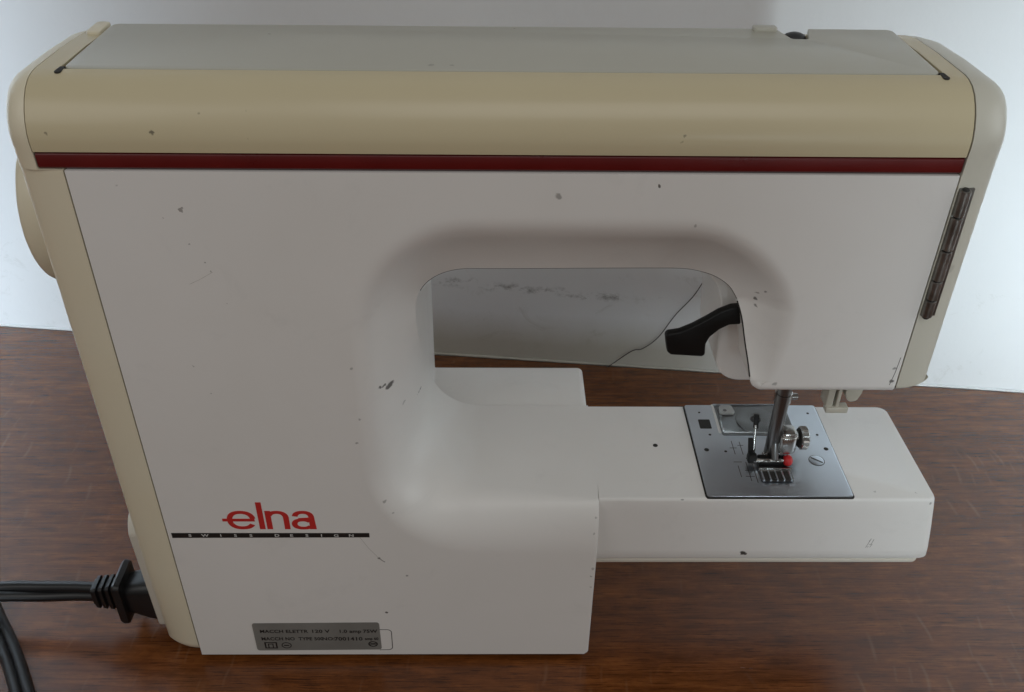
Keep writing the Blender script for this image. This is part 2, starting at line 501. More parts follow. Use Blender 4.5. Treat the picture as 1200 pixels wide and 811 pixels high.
def fillet(pts, radii, seg=10):
    """polyline/polygon corner rounding (closed)"""
    out = []
    n = len(pts)
    for i in range(n):
        p = Vector(pts[i]); a = Vector(pts[i - 1]); b = Vector(pts[(i + 1) % n])
        r = radii[i]
        if r <= 0:
            out.append(tuple(p)); continue
        u = (a - p).normalized(); v = (b - p).normalized()
        ang = u.angle(v)
        t = r / math.tan(ang / 2)
        c = p + (u + v).normalized() * (r / math.sin(ang / 2))
        s = p + u * t; e = p + v * t
        a0 = math.atan2(s.y - c.y, s.x - c.x); a1 = math.atan2(e.y - c.y, e.x - c.x)
        da = (a1 - a0 + math.pi) % (2 * math.pi) - math.pi
        for k in range(seg + 1):
            an = a0 + da * k / seg
            out.append((c.x + r * math.cos(an), c.y + r * math.sin(an)))
    return out


def tag(o, label, cat, group=None):
    o['label'] = label
    o['category'] = cat
    if group:
        o['group'] = group
    return o


def text_mesh(name, body, size, mat, parent, origin, xscale=1.0, spacing=1.0, bold=0.0, y=-0.06, align='LEFT'):
    """flat print on the back face (plane y): built-in font turned into mesh, lying in x-z"""
    cu = bpy.data.curves.new(name, 'FONT')
    cu.body = body
    cu.size = size
    cu.space_character = spacing
    cu.offset = bold
    cu.align_x = align
    cu.resolution_u = 3
    ob = bpy.data.objects.new(name, cu)
    COL.objects.link(ob)
    dg = bpy.context.evaluated_depsgraph_get()
    me = bpy.data.meshes.new_from_object(ob.evaluated_get(dg))
    bpy.data.objects.remove(ob)
    for v in me.vertices:
        x, yy = v.co.x, v.co.y
        v.co = Vector(((origin[0] + x * xscale) * MM, y * MM, (origin[1] + yy) * MM))
    me.update()
    o = bpy.data.objects.new(name, me)
    COL.objects.link(o)
    me.materials.clear()
    me.materials.append(M[mat])
    o.parent = parent
    return o


# ------------------------------------------------------------------ the setting
bm = bmesh.new()
# wall foot line runs through these two points of the table plane (mm): the wall stands slightly askew to the machine
def wy(x):
    return 251.0 - 0.1065 * x
NX = 60
for i, x in enumerate([-1500, 1500]):
    pass
pts = [(-1500, -900), (1500, -900), (1500, wy(1500) - 1.0), (-1500, wy(-1500) - 1.0)]
bm_poly_extrude(bm, pts, 'z', -30, 0)
bevel_sharp(bm, 1.2, 2)
table = link('table_top', mesh_of(bm, 'table_top'), 'wood')
table['kind'] = 'structure'
bm = bmesh.new()
pts = [(-1500, wy(-1500)), (1500, wy(1500)), (1500, wy(1500) + 60), (-1500, wy(-1500) + 60)]
bm_poly_extrude(bm, pts, 'z', -60, 1500)
wall = link('wall', mesh_of(bm, 'wall'), 'wall')
wall['kind'] = 'structure'
# uneven bead of plaster where wall meets table
random.seed(4)
path, rads = [], []
for i in range(161):
    x = -600 + 1200 * i / 160
    path.append((x, wy(x) - 0.4, 0.4))
    rads.append(0.5 + 0.5 * random.random())
bm = bmesh.new()
bm_tube(bm, path, rads, 8)
bead = link('plaster_bead', mesh_of(bm, 'plaster_bead'), 'wall', wall)

# ------------------------------------------------------------------ the sewing machine
machine = bpy.data.objects.new('sewing_machine', None)
COL.objects.link(machine)
tag(machine, 'white and beige sewing machine with red stripe, seen from the back, on wooden table', 'sewing machine')
ZB, ZH, ZS = 99.5, 164.0, 255.4      # bed, head bottom, underside of stripe
XL, XR, XB = -148.0, 148.0, 38.5     # panel left / right, right end of the base

# ---- back shell: flat panel whose soft lip rolls into the throat
def arc(cx, cz, r, a0, a1, n):
    return [(cx + r * math.cos(math.radians(a0 + (a1 - a0) * k / n)), cz + r * math.sin(math.radians(a0 + (a1 - a0) * k / n)),
             math.cos(math.radians(a0 + (a1 - a0) * k / n)), math.sin(math.radians(a0 + (a1 - a0) * k / n))) for k in range(n + 1)]

XC, ZU, XHD = -38.0, 208.0, 92.0     # column wall, arm underside, head wall
rc, rt, rr, rb = 24.0, 22.0, 26.0, 4.0
path = []      # x, z, nx, nz (into the material), key
def seg(x0, z0, x1, z1, n, nx, nz):
    return [(x0 + (x1 - x0) * k / n, z0 + (z1 - z0) * k / n, nx, nz) for k in range(n + 1)]
S1 = seg(XB, ZB, XC + rc, ZB, 24, 0, -1)
S2 = arc(XC + rc, ZB + rc, rc, 270, 180, 28)
S3 = seg(XC, ZB + rc, XC, ZU - rt, 24, -1, 0)
S4 = arc(XC + rt, ZU - rt, rt, 180, 90, 24)
S5 = seg(XC + rt, ZU, 60.0, ZU, 34, 0, 1)
def normals(P):
    out = []
    for i, p in enumerate(P):
        a_, b_ = P[max(i - 1, 0)], P[min(i + 1, len(P) - 1)]
        t_ = Vector((b_[0] - a_[0], b_[1] - a_[1])).normalized()
        out.append((p[0], p[1], -t_.y, t_.x))
    return out
S6 = normals([(p.x, p.y) for p in smooth_path([Vector((60.0, ZU, 0)), Vector((68.0, 207.6, 0)), Vector((76.0, 205.6, 0)), Vector((82.0, 201.8, 0)), Vector((85.8, 196.4, 0))], 8)])
S7 = normals([(p.x, p.y) for p in smooth_path([Vector((85.8, 196.4, 0)), Vector((88.0, 190.0, 0)), Vector((89.9, 181.0, 0)), Vector((91.4, 174.0, 0)), Vector((92.4, ZH + rb, 0))], 7)])
XHD = 92.4
S8 = [(XHD + rb - rb * math.cos(math.radians(a)), ZH + rb - rb * math.sin(math.radians(a)), math.cos(math.radians(a)), math.sin(math.radians(a))) for a in [90 * k / 8 for k in range(9)]]
S9 = seg(XHD + rb, ZH, XR - 0.25, ZH, 20, 0, 1)
# key values (R, D, profile: 0 quarter round .. 1 chamfer with round shoulder) at the segment ends
keys = [(S1, (27, 9.5, 0), (26, 16, 0)), (S2, (26, 16, 0), (23, 60, .2)), (S3, (23, 60, .2), (23, 24, .75)), (S4, (23, 24, .75), (32, 19, 1)),
        (S5, (32, 19, 1), (32, 20, 1)), (S6, (32, 20, 1), (20, 17, 1)), (S7, (20, 17, 1), (8, 3.2, 1)), (S8, (8, 3.2, 1), (3.4, 3, 0)), (S9, (3.4, 3, 0), (3.4, 3, 0))]
cols = []
for S, k0, k1 in keys:
    n = len(S) - 1
    for i, (x, z, nx, nz) in enumerate(S):
        if cols and i == 0:
            continue
        t = i / n
        t2 = t * t * (3 - 2 * t)
        if S is S7:
            t2 = t
        cols.append((x, z, nx, nz) + tuple(a + (b - a) * t2 for a, b in zip(k0, k1)))
NP = 22
def profile(R, D, w):
    out = []
    # chamfer: quick round shoulder, then a slope that flattens towards the edge
    def slope(u):
        return min(1, u / .36) ** 1.4 * (1 - .62 * max(0, (u - .4) / .6))
    acc, tot = [0], 0
    for k in range(NP):
        tot += slope((k + .5) / NP)
        acc.append(tot)
    for k in range(NP + 1):
        u = k / NP
        th = u * math.pi / 2
        dA, yA = R * (1 - math.sin(th)), D * (1 - math.cos(th))
        d, y = R * (1 - u), D * acc[k] / tot
        out.append((dA + (d - dA) * w, yA + (y - yA) * w))
    return out
DEPTH = 72.8
bm = bmesh.new()
rows = []
for (x, z, nx, nz, R, D, w) in cols:
    ring = [bm.verts.new((x + nx * d, y, z + nz * d)) for d, y in profile(R, D, w)]
    ring.append(bm.verts.new((x, DEPTH, z)))
    rows.append(ring)
for a, b in zip(rows, rows[1:]):
    for k in range(len(a) - 1):
        bm.faces.new((a[k], a[k + 1], b[k + 1], b[k]))
c1 = bm.verts.new((XR - 0.25, 0, ZS - 0.2))
c2 = bm.verts.new((XL + 0.25, 0, ZS - 0.2))
c3 = bm.verts.new((XL + 0.25, 0, 3.8))
c4 = bm.verts.new((XB - 2.0, 0, 3.8))
c5 = bm.verts.new((XB, 0, 5.8))
outer = [r[0] for r in rows] + [c1, c2, c3, c4, c5]
bm.faces.new(outer)
# returns: right, top, left, bottom and base end
d1, d2, d3, d4, d5 = (bm.verts.new((v.co.x, DEPTH, v.co.z)) for v in (c1, c2, c3, c4, c5))
bm.faces.new((c1, d1, d2, c2)); bm.faces.new((c2, d2, d3, c3))
e3 = bm.verts.new((c3.co.x, 1.2, 2.4)); e4 = bm.verts.new((XB - 2.0, 1.2, 2.4))
d3b = bm.verts.new((c3.co.x, DEPTH, 2.4)); d4b = bm.verts.new((XB - 2.0, DEPTH, 2.4))
bm.faces.new((c3, e3, e4, c4)); bm.faces.new((e3, d3b, d4b, e4)); bm.faces.new((c4, d4, d5, c5)); bm.faces.new((c4, e4, d4b, d4))
bm.faces.new([c5, d5] + [rows[0][-1 - k] for k in range(len(rows[0]))])
bm.faces.new([c1] + rows[-1][:] + [d1])
bmesh.ops.recalc_face_normals(bm, faces=bm.faces)
sharp = [e for e in bm.edges if len(e.link_faces) == 2 and e.calc_face_angle(0) > math.radians(50) and
         abs(e.verts[0].co.x - XB) < .01 and abs(e.verts[1].co.x - XB) < .01 and max(e.verts[0].co.y, e.verts[1].co.y) < 20]
bmesh.ops.bevel(bm, geom=sharp, offset=0.9, segments=3, profile=0.5, affect='EDGES', clamp_overlap=True)
link('back_shell', mesh_of(bm, 'back_shell'), 'white', machine, angle=28)

# dark inside that shows in the seams
bm = bmesh.new()
bm_box(bm, XL - 6, XC - 24, 8, 98, 6, 244)
bm_box(bm, XL - 5, XR + 4, 20, 66, 246, 275)
bm_box(bm, XL - 5, XR + 2, 2.6, 60, 252, 270)
bm_box(bm, XR - 8, XR + 2, 6, 60, 172, 262)
link('inner_frame', mesh_of(bm, 'inner_frame'), 'dark', machine, smooth=False)

# ---- front shell (operator's side) with its own C-shaped outline
out = fillet([(XL + 1, 3), (XB + .4, 3), (XB - .3, 98.9), (XC - .2, 98.9), (XC - .2, 207.6), (87, 207.6), (87, 166), (XR, 166), (XR, 250), (XL + 1, 250)],
             [0, 2, 3, .6, .6, 16, 4, 3, 0, 0], 8)
bm = bmesh.new()
bm_poly_extrude(bm, out, 'y', 73.4, 105)
bevel_sharp(bm, 1.2, 2, 40)
link('front_shell', mesh_of(bm, 'front_shell'), 'white', machine)

# ---- side covers: side profile (y, z) lofted with a rounded outer edge
TOPP = [(-0.2, 261.8), (-0.5, 265), (-0.3, 268), (0.8, 271.6), (2.4, 274.8), (4.6, 277.9), (7.2, 280.4), (10.2, 282.2), (13.5, 283.2), (17, 283.6)]
def side_profile(zbot, rbot):
    p = fillet([(0, zbot), (0, 240), (105, 240), (105, zbot)], [rbot, 0, 0, rbot], 8)
    lower = p[:9]
    ends = p[-9:]
    prof = lower + [(0, z) for z in (60, 100, 150, 200, 240) if z > zbot + 20] + [(0, ZS - .05), (0, ZS + .05), (-.1, 259)] + TOPP + [(40, 283.4), (60, 282.4), (70, 280.6), (80, 276.5), (90, 269), (98, 259), (103, 246), (105, 232)] + ends
    return prof
def inset_poly(p, d):
    n = len(p)
    out = []
    for i in range(n):
        a, b, c = Vector(p[i - 1]), Vector(p[i]), Vector(p[(i + 1) % n])
        t1 = (b - a); t2 = (c - b)
        if t1.length < .2: t1 = t2
        if t2.length < .2: t2 = t1
        n1 = Vector((t1.y, -t1.x)).normalized(); n2 = Vector((t2.y, -t2.x)).normalized()
        m = (n1 + n2)
        m = m / max(m.length_squared / 2, 0.4)
        out.append(b + m * d)
    return out
def side_cover(name, sgn, xlow, xhigh, xout, rin, zbot, rbot, mat, rfoot=5.0):
    prof = side_profile(zbot, rbot)
    bm = bmesh.new()
    n = len(prof)
    rings = []
    K = 10
    base = []
    for (y, z) in prof:
        xs = xhigh if (z > ZS and y < 60) or (z > ZS and y >= 60) else xlow
        base.append(xs)
    for k in range(-1, K + 1):
        if k < 0:
            ins = 6.0
            pp = inset_poly(prof, ins)
            rings.append([bm.verts.new((base[i], pp[i].x, pp[i].y)) for i in range(n)])
            continue
        th = k / K * math.pi / 2
        pa = inset_poly(prof, 1.0)
        pp = []
        for i in range(n):
            q = Vector(prof[i])
            rr_ = rin + (rfoot - rin) * max(0.0, min(1.0, (zbot + 12 - q.y) / 10))
            pp.append(q + (pa[i] - q) * rr_ * (1 - math.cos(th)))
        rings.append([bm.verts.new((base[i] + (xout - base[i]) * math.sin(th), pp[i].x, pp[i].y)) for i in range(n)])
    for A, B in zip(rings, rings[1:]):
        for i in range(n):
            bm.faces.new((A[i], A[(i + 1) % n], B[(i + 1) % n], B[i]))
    bm.faces.new(rings[-1])
    bm.faces.new(rings[0][::-1])
    bmesh.ops.recalc_face_normals(bm, faces=bm.faces)
    return link(name, mesh_of(bm, name), mat, machine, angle=45)
# inset direction: the profile runs up the back (y=0) and over the top, interior lies to the right
left_cover = side_cover('side_cover', -1, XL - .3, -156.4, -164.0, 5.0, 3.0, 9.0, 'cap', 11.0)
left_cover['label'] = 'yellowed full height beige cover on the handwheel side'
face_cover = side_cover('face_cover', 1, XR + .3, XR + .4, 161.0, 5.5, 165.0, 2.5, 'cap_pale')
face_cover['label'] = 'pale beige hinged cover at the needle end'

# ---- red stripe and top cover
bm = bmesh.new()
bm_poly_extrude(bm, fillet([(0.4, ZS + .3), (0.4, 261.3), (8, 261.3), (8, ZS + .3)], [1.0, 1.0, 0, 0], 4), 'x', -156.0, XR - .1)
link('trim_stripe', mesh_of(bm, 'trim_stripe'), 'red', machine)
LX0, LX1, LY0, LY1 = -147.2, 140.2, 16.6, 66.5
tail = [(60, 282.6), (70, 280.8), (80, 276.7), (90, 269.2), (98, 259.2), (103, 246), (105, 232), (90, 232), (60, 250), (4, 261.8)]
full = TOPP + [(40, 283.5)] + tail
dip = [p for p in TOPP if p[0] < 14] + [(16.3, 283.55), (16.35, 278.0), (67.5, 277.4), (67.7, 281.0)] + tail[1:]
bm = bmesh.new()
bm_poly_extrude(bm, full, 'x', -156.1, LX0 - 1.3)
bm_poly_extrude(bm, dip, 'x', LX0 - 1.3, LX1 + 1.3)
bm_poly_extrude(bm, full, 'x', LX1 + 1.3, XR - .15)
top = link('top_cover', mesh_of(bm, 'top_cover'), 'band', machine, angle=40)
# lid with the notch for the spool pin in its far edge
lp = fillet([(LX0, LY0), (LX1, LY0), (LX1 + .6, LY1), (109.5, LY1), (106.5, 54), (100.5, 54), (97.5, LY1), (LX0 - .5, LY1)], [3.2, 3.2, 3, .6, 1.5, 1.5, .6, 3], 5)
lid = prism('lid', lp, 'z', 278.2, 283.8, 'lid', machine, 0.35, 2, 40)
lathe('spool_pin', (103.4, 60.8, 275.6), 'z', [(0, 4.4), (6.2, 4.4), (7.6, 3.6), (8.3, 2.0), (8.5, 0)], 'rubber', machine, 24)
prism('lid_catch', fillet([(88.5, 62.6), (97.2, 62.6), (97.2, 67), (88.5, 67)], [1, 1, 1, 1], 3), 'z', 283.0, 285.0, 'lid', lid, 0.5)
# handle stop blocks beside both lid ends
for x0, x1 in ((-154.4, -149.2),):
    prism('handle_stop', fillet([(x0, 56), (x1, 56), (x1, 69), (x0, 69)], [1.8] * 4, 4), 'z', 280, 283.9, 'cap', machine, 0.6)
for x in (LX0 - .6, LX1 + .6):
    prism('pivot_slot', fillet([(x - 1.1, 13.0), (x + 1.1, 13.0), (x + .9, 18.5), (x - .9, 18.5)], [.8, .8, .3, .3], 3), 'z', 281, 283.66, 'dark', lid, smooth=False)

# ---- hand wheel, behind the left cover
hw = lathe('hand_wheel', (-163.0, 47, 224), 'x', [(0, 33), (-1.5, 34), (-10.5, 34.2), (-12.6, 33.2), (-13.8, 30.5), (-14.2, 26), (-13.4, 24), (-12.8, 0)], 'cap', machine, 72)

# ---- hinge on the needle end
hinge = bpy.data.objects.new('hinge', None)
COL.objects.link(hinge)
hinge.parent = machine
prism('leaf', [(148.8, 200), (154.2, 200), (154.2, 250.8), (148.8, 250.8)], 'y', -0.35, 0.9, 'hinge', hinge, 0.25)
cuts = [250.8, 240.6, 227.6, 215.4, 207.4, 200.0]
for a, b in zip(cuts, cuts[1:]):
    lathe('knuckle', (150.7, -0.9, b + .25), 'z', [(0, 1.6), (.25, 1.95), (a - b - .75, 1.95), (a - b - .5, 1.6)], 'hinge', hinge, 18)
lathe('pin', (150.7, -0.9, 199.4), 'z', [(0, 1.0), (.3, 1.25), (51.3, 1.25), (51.8, .8)], 'dark', hinge, 12)

# ---- free arm
arm_out = fillet([(XB, 8), (186.0, 8), (185.0, 72.8), (XB, 72.8)], [0, 3.2, 4.5, 0], 6)
bm = bmesh.new()
zs = [(62.0, 5.4, 0.4), (62.8, 5.7, 0), (68, 5.3, 0), (80, 3.4, 0), (92, 1.3, 0), (97.8, .2, 0), (98.9, 0, 0.25), (99.5, 0, 0.9)]
rings = []
for z, bulge, ins in zs:
    ring = []
    for (x, y) in arm_out:
        f = max(0, min(1, (x - 150) / 36))
        xx = x + bulge * f - (ins if x > 100 else 0)
        yy = y + (ins if y < 40 else -ins)
        ring.append(bm.verts.new((xx, yy, z)))
    rings.append(ring)
n = len(arm_out)
for A, B in zip(rings, rings[1:]):
    for i in range(n):
        bm.faces.new((A[i], A[(i + 1) % n], B[(i + 1) % n], B[i]))
bm.faces.new(rings[0][::-1]); bm.faces.new(rings[-1])
arm = link('free_arm', mesh_of(bm, 'free_arm'), 'arm', machine, angle=40)
pl = fillet([(XB + .2, 8.8), (188.5, 8.8), (188.5, 71), (XB + .2, 71)], [0, 3.5, 4, 0], 6)
prism('bottom_plate', pl, 'z', 58.4, 61.4, 'socket', arm, 0.8)
prism('bottom_tray', fillet([(44, 10.6), (180, 10.6), (180, 69), (44, 69)], [3] * 4, 4), 'z', 56.6, 58.6, 'dark', arm, 0.5)  # dark tray, widened to deepen the shade under the arm
lathe('oil_hole', (67.6, 43.2, 99.3), 'z', [(0, 1.15), (.26, 1.15), (.28, 0)], 'dark', arm, 20)

# ---- needle plate
PX0, PX1, PY0, PY1 = 85.6, 149.6, 8.4, 72.4
prism('plate_gap', fillet([(PX0 - .7, PY0 - .1), (PX1 + .5, PY0 - .1), (PX1 + .5, PY1), (PX0 - .7, PY1)], [1.4] * 4, 4), 'z', 99.2, 99.62, 'dark', arm, 0)
nplate = prism('needle_plate', fillet([(PX0, PY0 + .5), (PX1, PY0 + .5), (PX1, PY1), (PX0, PY1)], [1.3] * 4, 4), 'z', 99.3, 100.3, 'steel', machine, 0.25)
ZP = 100.3
prism('square_hole', fillet([(90.4, 54.4), (96.0, 54.4), (96.0, 61.2), (90.4, 61.2)], [.4] * 4, 2), 'z', ZP - .2, ZP + .06, 'dark', nplate)
for x, y, r in [(92.0, 66.5, .55), (94.2, 50.0, .65), (90.7, 39.3, 1.15), (99.3, 38.2, .65), (144.7, 66.0, .65), (144.9, 50, .65), (146.2, 40.0, 1.1), (108.2, 33.4, .6)]:
    lathe('pin_hole', (x, y, ZP - .2), 'z', [(0, r), (.26, r), (.27, 0)], 'dark', nplate, 14)
scr = lathe('plate_screw', (139.6, 32.0, ZP - .2), 'z', [(0, 3.3), (.35, 3.3), (.5, 2.9), (.52, 0)], 'steel', nplate, 28)
lathe('screw_gap', (139.6, 32.0, ZP - .2), 'z', [(0, 3.65), (.23, 3.65), (.24, 0)], 'dark', scr, 28)
a = math.radians(-38)
sl = [(139.6 + u * math.cos(a) - v * math.sin(a), 32.0 + u * math.sin(a) + v * math.cos(a)) for u, v in ((-2.9, -.38), (2.9, -.38), (2.9, .38), (-2.9, .38))]
prism('slot', sl, 'z', ZP + .1, ZP + .38, 'dark', scr)
# bobbin window: recess, bobbin, latch and clear slide cover
rec = prism('bobbin_recess', fillet([(100.0, 49.2), (134.2, 49.2), (134.2, 71.6), (100.0, 71.6)], [1.2] * 4, 3), 'z', ZP - .3, ZP + .08, 'bar', nplate)
lathe('bobbin', (118.0, 60.5, ZP - .1), 'z', [(0, 9.2), (.5, 9.2), (.7, 8.6), (.7, 3.2), (.5, 2.6), (.5, 0)], 'bar', rec, 40)
lathe('bobbin_core', (118.0, 60.5, ZP - .1), 'z', [(0, 2.4), (.95, 2.4), (1.0, 0)], 'dark', rec, 20)
prism('latch', fillet([(101.6, 64.2), (109.2, 64.2), (108.2, 70.4), (102.2, 70.4)], [1.5] * 4, 4), 'z', ZP, ZP + 1.5, 'whiteplastic', rec, .4)
lathe('latch_hole', (104.2, 66.2, ZP + 1.3), 'z', [(0, .9), (.26, .9), (.27, 0)], 'bar', rec, 14)
prism('catch_strip', [(99.4, 70.9), (134.6, 70.9), (134.6, 72.2), (99.4, 72.2)], 'z', ZP - .1, ZP + .9, 'steel', rec, .2)
prism('catch_strip', [(98.6, 51), (99.8, 51), (99.8, 72.1), (98.6, 72.1)], 'z', ZP - .1, ZP + .7, 'whiteplastic', rec, .2)
prism('slide_cover', fillet([(100.4, 49.4), (133.8, 49.4), (133.8, 70.7), (100.4, 70.7)], [1.0] * 4, 3), 'z', ZP + 1.55, ZP + 2.0, 'clear', nplate, .15)
# engraved guide lines and figures left of the foot
for x0, y0, x1, y1 in [(103.0, 28.5, 103.0, 21.0), (103.3, 45.6, 103.3, 36.2), (106.9, 45, 106.9, 36), (107.0, 31, 107.0, 18.5), (101.6, 40.6, 104.9, 40.6), (105.6, 42.4, 108.3, 42.4), (101.5, 31.0, 105.2, 31.0), (105.5, 25.4, 109.0, 25.4), (105, 21.5, 109, 21.5), (109.6, 30, 109.6, 17.4)]:
    w = .16
    dx, dy = (w, 0) if abs(x1 - x0) < .01 else (0, w)
    prism('guide_line', [(x0 - dx, y0 - dy), (x1 + dx, y0 - dy), (x1 + dx, y1 + dy), (x0 - dx, y1 + dy)] if y1 >= y0 else [(x0 - dx, y1 - dy), (x1 + dx, y1 - dy), (x1 + dx, y0 + dy), (x0 - dx, y0 + dy)], 'z', ZP - .05, ZP + .035, 'engrave', nplate, smooth=False)
# feed dog slots with toothed rows between them
for x in (113.2, 116.2, 119.4, 123.6):
    wd = 1.5 if x < 123 else 1.7
    prism('feed_slot', [(x - .8, 19.6), (x + wd - .4, 19.6), (x + wd - .4, 27.5), (x - .8, 27.5)], 'z', ZP - .05, ZP + .06, 'dark', nplate, smooth=False)
bm = bmesh.new()
for x in (114.6, 118.4, 122.2):
    for k in range(6):
        y = 20.4 + k * 1.1
        bm_poly_extrude(bm, [(y, ZP), (y + .9, ZP), (y + .55, ZP + .8), (y + .3, ZP + .8)], 'x', x - .5, x + .5)
link('feed_dog', mesh_of(bm, 'feed_dog'), 'steel', nplate, smooth=False)

# ---- presser bar, foot, needle
tube('presser_bar', [(117.9, 32.5, 104.6), (117.9, 32.5, 172)], 3.1, 'bar', machine, 28)
lathe('bar_collar', (117.9, 32.5, 138.5), 'z', [(0, 3.16), (.5, 3.16)], 'dark', machine, 28)
tube('needle_bar', [(122.5, 44.5, 128), (122.5, 44.5, 172)], 3.0, 'bar', machine, 24)
ncl = lathe('needle_clamp', (122.5, 44.5, 124.5), 'z', [(0, 3.4), (.4, 3.8), (5.6, 3.8), (6, 3.4)], 'chrome', machine, 24)
tube('clamp_screw', [(125.0, 44.5, 127.5), (129.0, 44.5, 127.5)], [1.5, 1.5], 'chrome', ncl, 14)
tube('needle', [(122.5, 44.5, 125), (122.5, 44.5, 112), (122.5, 44.5, 103), (122.5, 44.5, 97.8)], [.95, .9, .55, .15], 'chrome', machine, 10)
foot = bpy.data.objects.new('presser_foot', None)
COL.objects.link(foot)
foot.parent = machine
# shank block round the bar, clamped by a knurled thumb screw
prism('shank', fillet([(119.6, 27.6), (128.2, 27.6), (128.2, 37.0), (119.6, 37.0)], [1.8, 3.8, 3.8, 1.2], 5), 'z', 107.6, 117.0, 'chrome', foot, .7, 3)
prism('shank_step', fillet([(120.2, 28.4), (126.8, 28.4), (126.8, 35.6), (120.2, 35.6)], [1.6] * 4, 4), 'z', 116.6, 118.6, 'chrome', foot, .6)
bm = bmesh.new()
prof = []
K = 44
bm_lathe(bm, (129.6, 33.2, 112.8), 'x', [(-2.2, 1.6), (0, 1.6), (0.02, 4.6), (.5, 5.4), (2.9, 5.4), (3.4, 4.7), (3.45, 0)], K)
bm.verts.ensure_lookup_table()
c = Vector((0, 33.2, 112.8))
for v in bm.verts:
    r = Vector((0, v.co.y - 33.2, v.co.z - 112.8))
    if r.length > 5.2:
        k = round((math.atan2(r.z, r.y) / (2 * math.pi)) * K)
        if k % 2:
            v.co.y -= r.y * .07; v.co.z -= r.z * .07
link('thumb_screw', mesh_of(bm, 'thumb_screw'), 'chrome', foot, angle=20)
lathe('shadow_disc', (129.25, 33.2, 112.8), 'x', [(0, 4.4), (.4, 4.4)], 'dark', foot, 24)  # dark disc standing in for the shade behind the screw head
tube('ankle', [(118.2, 31.5, 112), (118.4, 29.5, 107.4), (118.6, 27.6, 104.6)], [2.2, 2.0, 1.8], 'bar', foot, 14)
# black foot body: two toes, cross bars and sole
prism('sole', fillet([(111.2, 17.4), (125.6, 17.4), (125.6, 33.2), (111.2, 33.2)], [1.2] * 4, 4), 'z', ZP + .7, ZP + 1.6, 'bar', foot, .3)
prism('heel_bar', [(111.0, 23.6), (126.0, 23.6), (126.0, 24.5), (111.0, 24.5)], 'z', ZP + 1.4, ZP + 2.6, 'chrome', foot, .25)
for x in (112.0, 115.0, 118.0, 121.0, 124.2):
    prism('toe', [(x - .3, 17.2), (x + .3, 17.2), (x + .3, 23.2), (x - .3, 23.2)], 'z', ZP + .9, ZP + 2.0, 'steel', foot, .15)
for x in (113.6, 116.6, 119.6, 122.6):
    prism('toe_gap', [(x - 1.0, 17.1), (x + 1.0, 17.1), (x + 1.0, 23.0), (x - 1.0, 23.0)], 'z', ZP + 1.0, ZP + 1.72, 'dark', foot, 0, smooth=False)
prism('foot_body', [(26.0, ZP + 1.2), (31.5, ZP + 1.2), (31.5, ZP + 4.2), (29.5, ZP + 5.6), (26.8, ZP + 5.0)], 'x', 111.6, 124.0, 'black', foot, .4)
tube('foot_pin', [(109.0, 27.4, ZP + 4.2), (126.4, 27.4, ZP + 4.2)], 1.0, 'chrome', foot, 12)
for x in (113.4, 118.6):
    prism('spring_leaf', [(x, 25.4), (x + 2.6, 25.4), (x + 2.6, 26.6), (x, 26.6)], 'z', ZP + 4.6, ZP + 5.5, 'chrome', foot, .2)
    prism('spring_leaf', [(x, 29.6), (x + 2.2, 29.6), (x + 2.2, 31.0), (x, 31.0)], 'z', ZP + 5.3, ZP + 6.1, 'chrome', foot, .2)
lathe('red_button', (122.4, 27.2, ZP + 4.4), 'x', [(0, 1.2), (.4, 2.0), (1.4, 2.55), (2.4, 2.6), (3.4, 2.1), (4.0, 1.1), (4.1, 0)], 'redbutton', foot, 26)
lathe('black_button', (106.6, 29.0, ZP + 4.4), 'x', [(0, 0), (.02, 1.6), (.5, 2.5), (3.2, 2.6), (3.8, 2.2), (3.82, 0)], 'black', foot, 22)
prism('foot_lever', [(30.0, ZP + 3.5), (31.6, ZP + 3.5), (35.8, ZP + 10.6), (34.4, ZP + 10.8)], 'x', 107.4, 109.6, 'black', foot, .3)
# slim pale guide lever behind the foot
prism('thread_guide', [(31.4, ZP + 2), (32.6, ZP + 2), (38.2, ZP + 16.5), (37.0, ZP + 16.8), (35.0, ZP + 10)], 'x', 109.8, 111.0, 'chrome', foot, .3)
prism('guide_wire', [(37.0, ZP + 14.5), (38.2, ZP + 14.5), (40.4, ZP + 20.4), (39.2, ZP + 20.6)], 'x', 109.6, 111.8, 'black', foot, .25)

# ---- inner cover of the head, presser lever, thread cutter
bm = bmesh.new()
icp = [(60.0, 209.0)] + [(60.5 + 22.5 * math.sin(math.radians(q)), 184.5 + 22.5 * math.cos(math.radians(q))) for q in range(0, 91, 9)] + fillet([(83.0, 184), (85.5, 149.5), (118, 149.5), (118, 209)], [0, 11, 2, 0], 10)[1:]
bm_poly_extrude(bm, icp, 'y', 27.0, 66.0)
bevel_sharp(bm, 3.0, 4, 40)
link('head_inner_cover', mesh_of(bm, 'head_inner_cover'), 'white', machine)
box('head_underside', 93.5, 147, 4.0, 72, 165.4, 168, 'socket', machine, .3)
lathe('thread_stud', (97.5, 34, 147.4), 'z', [(0, 1.6), (.4, 2.2), (3, 2.2)], 'black', machine, 16)
lev = [(88.8, 191.4), (85, 191.0), (80.5, 188.8), (76, 185.4), (71, 182.0), (66, 179.4), (61.4, 178.6), (60.6, 177.2), (62.0, 170.0), (63.6, 168.6), (76.2, 167.7), (77.4, 168.6), (77.0, 173.8), (78.2, 177.2), (81.6, 180.9), (85.0, 183.0), (89.6, 183.4)]
bm = bmesh.new()
bm_poly_extrude(bm, lev, 'y', 18.5, 22.5)
bevel_sharp(bm, 1.1, 3, 12)
lever = link('presser_lever', mesh_of(bm, 'presser_lever'), 'black', machine, angle=25)
tube('shell_seam', [(x, D + .2, z - .05) for (x, z, nx, nz, R, D, w) in cols if nz > .35 and z > 195], .22, 'dark', machine, 8)
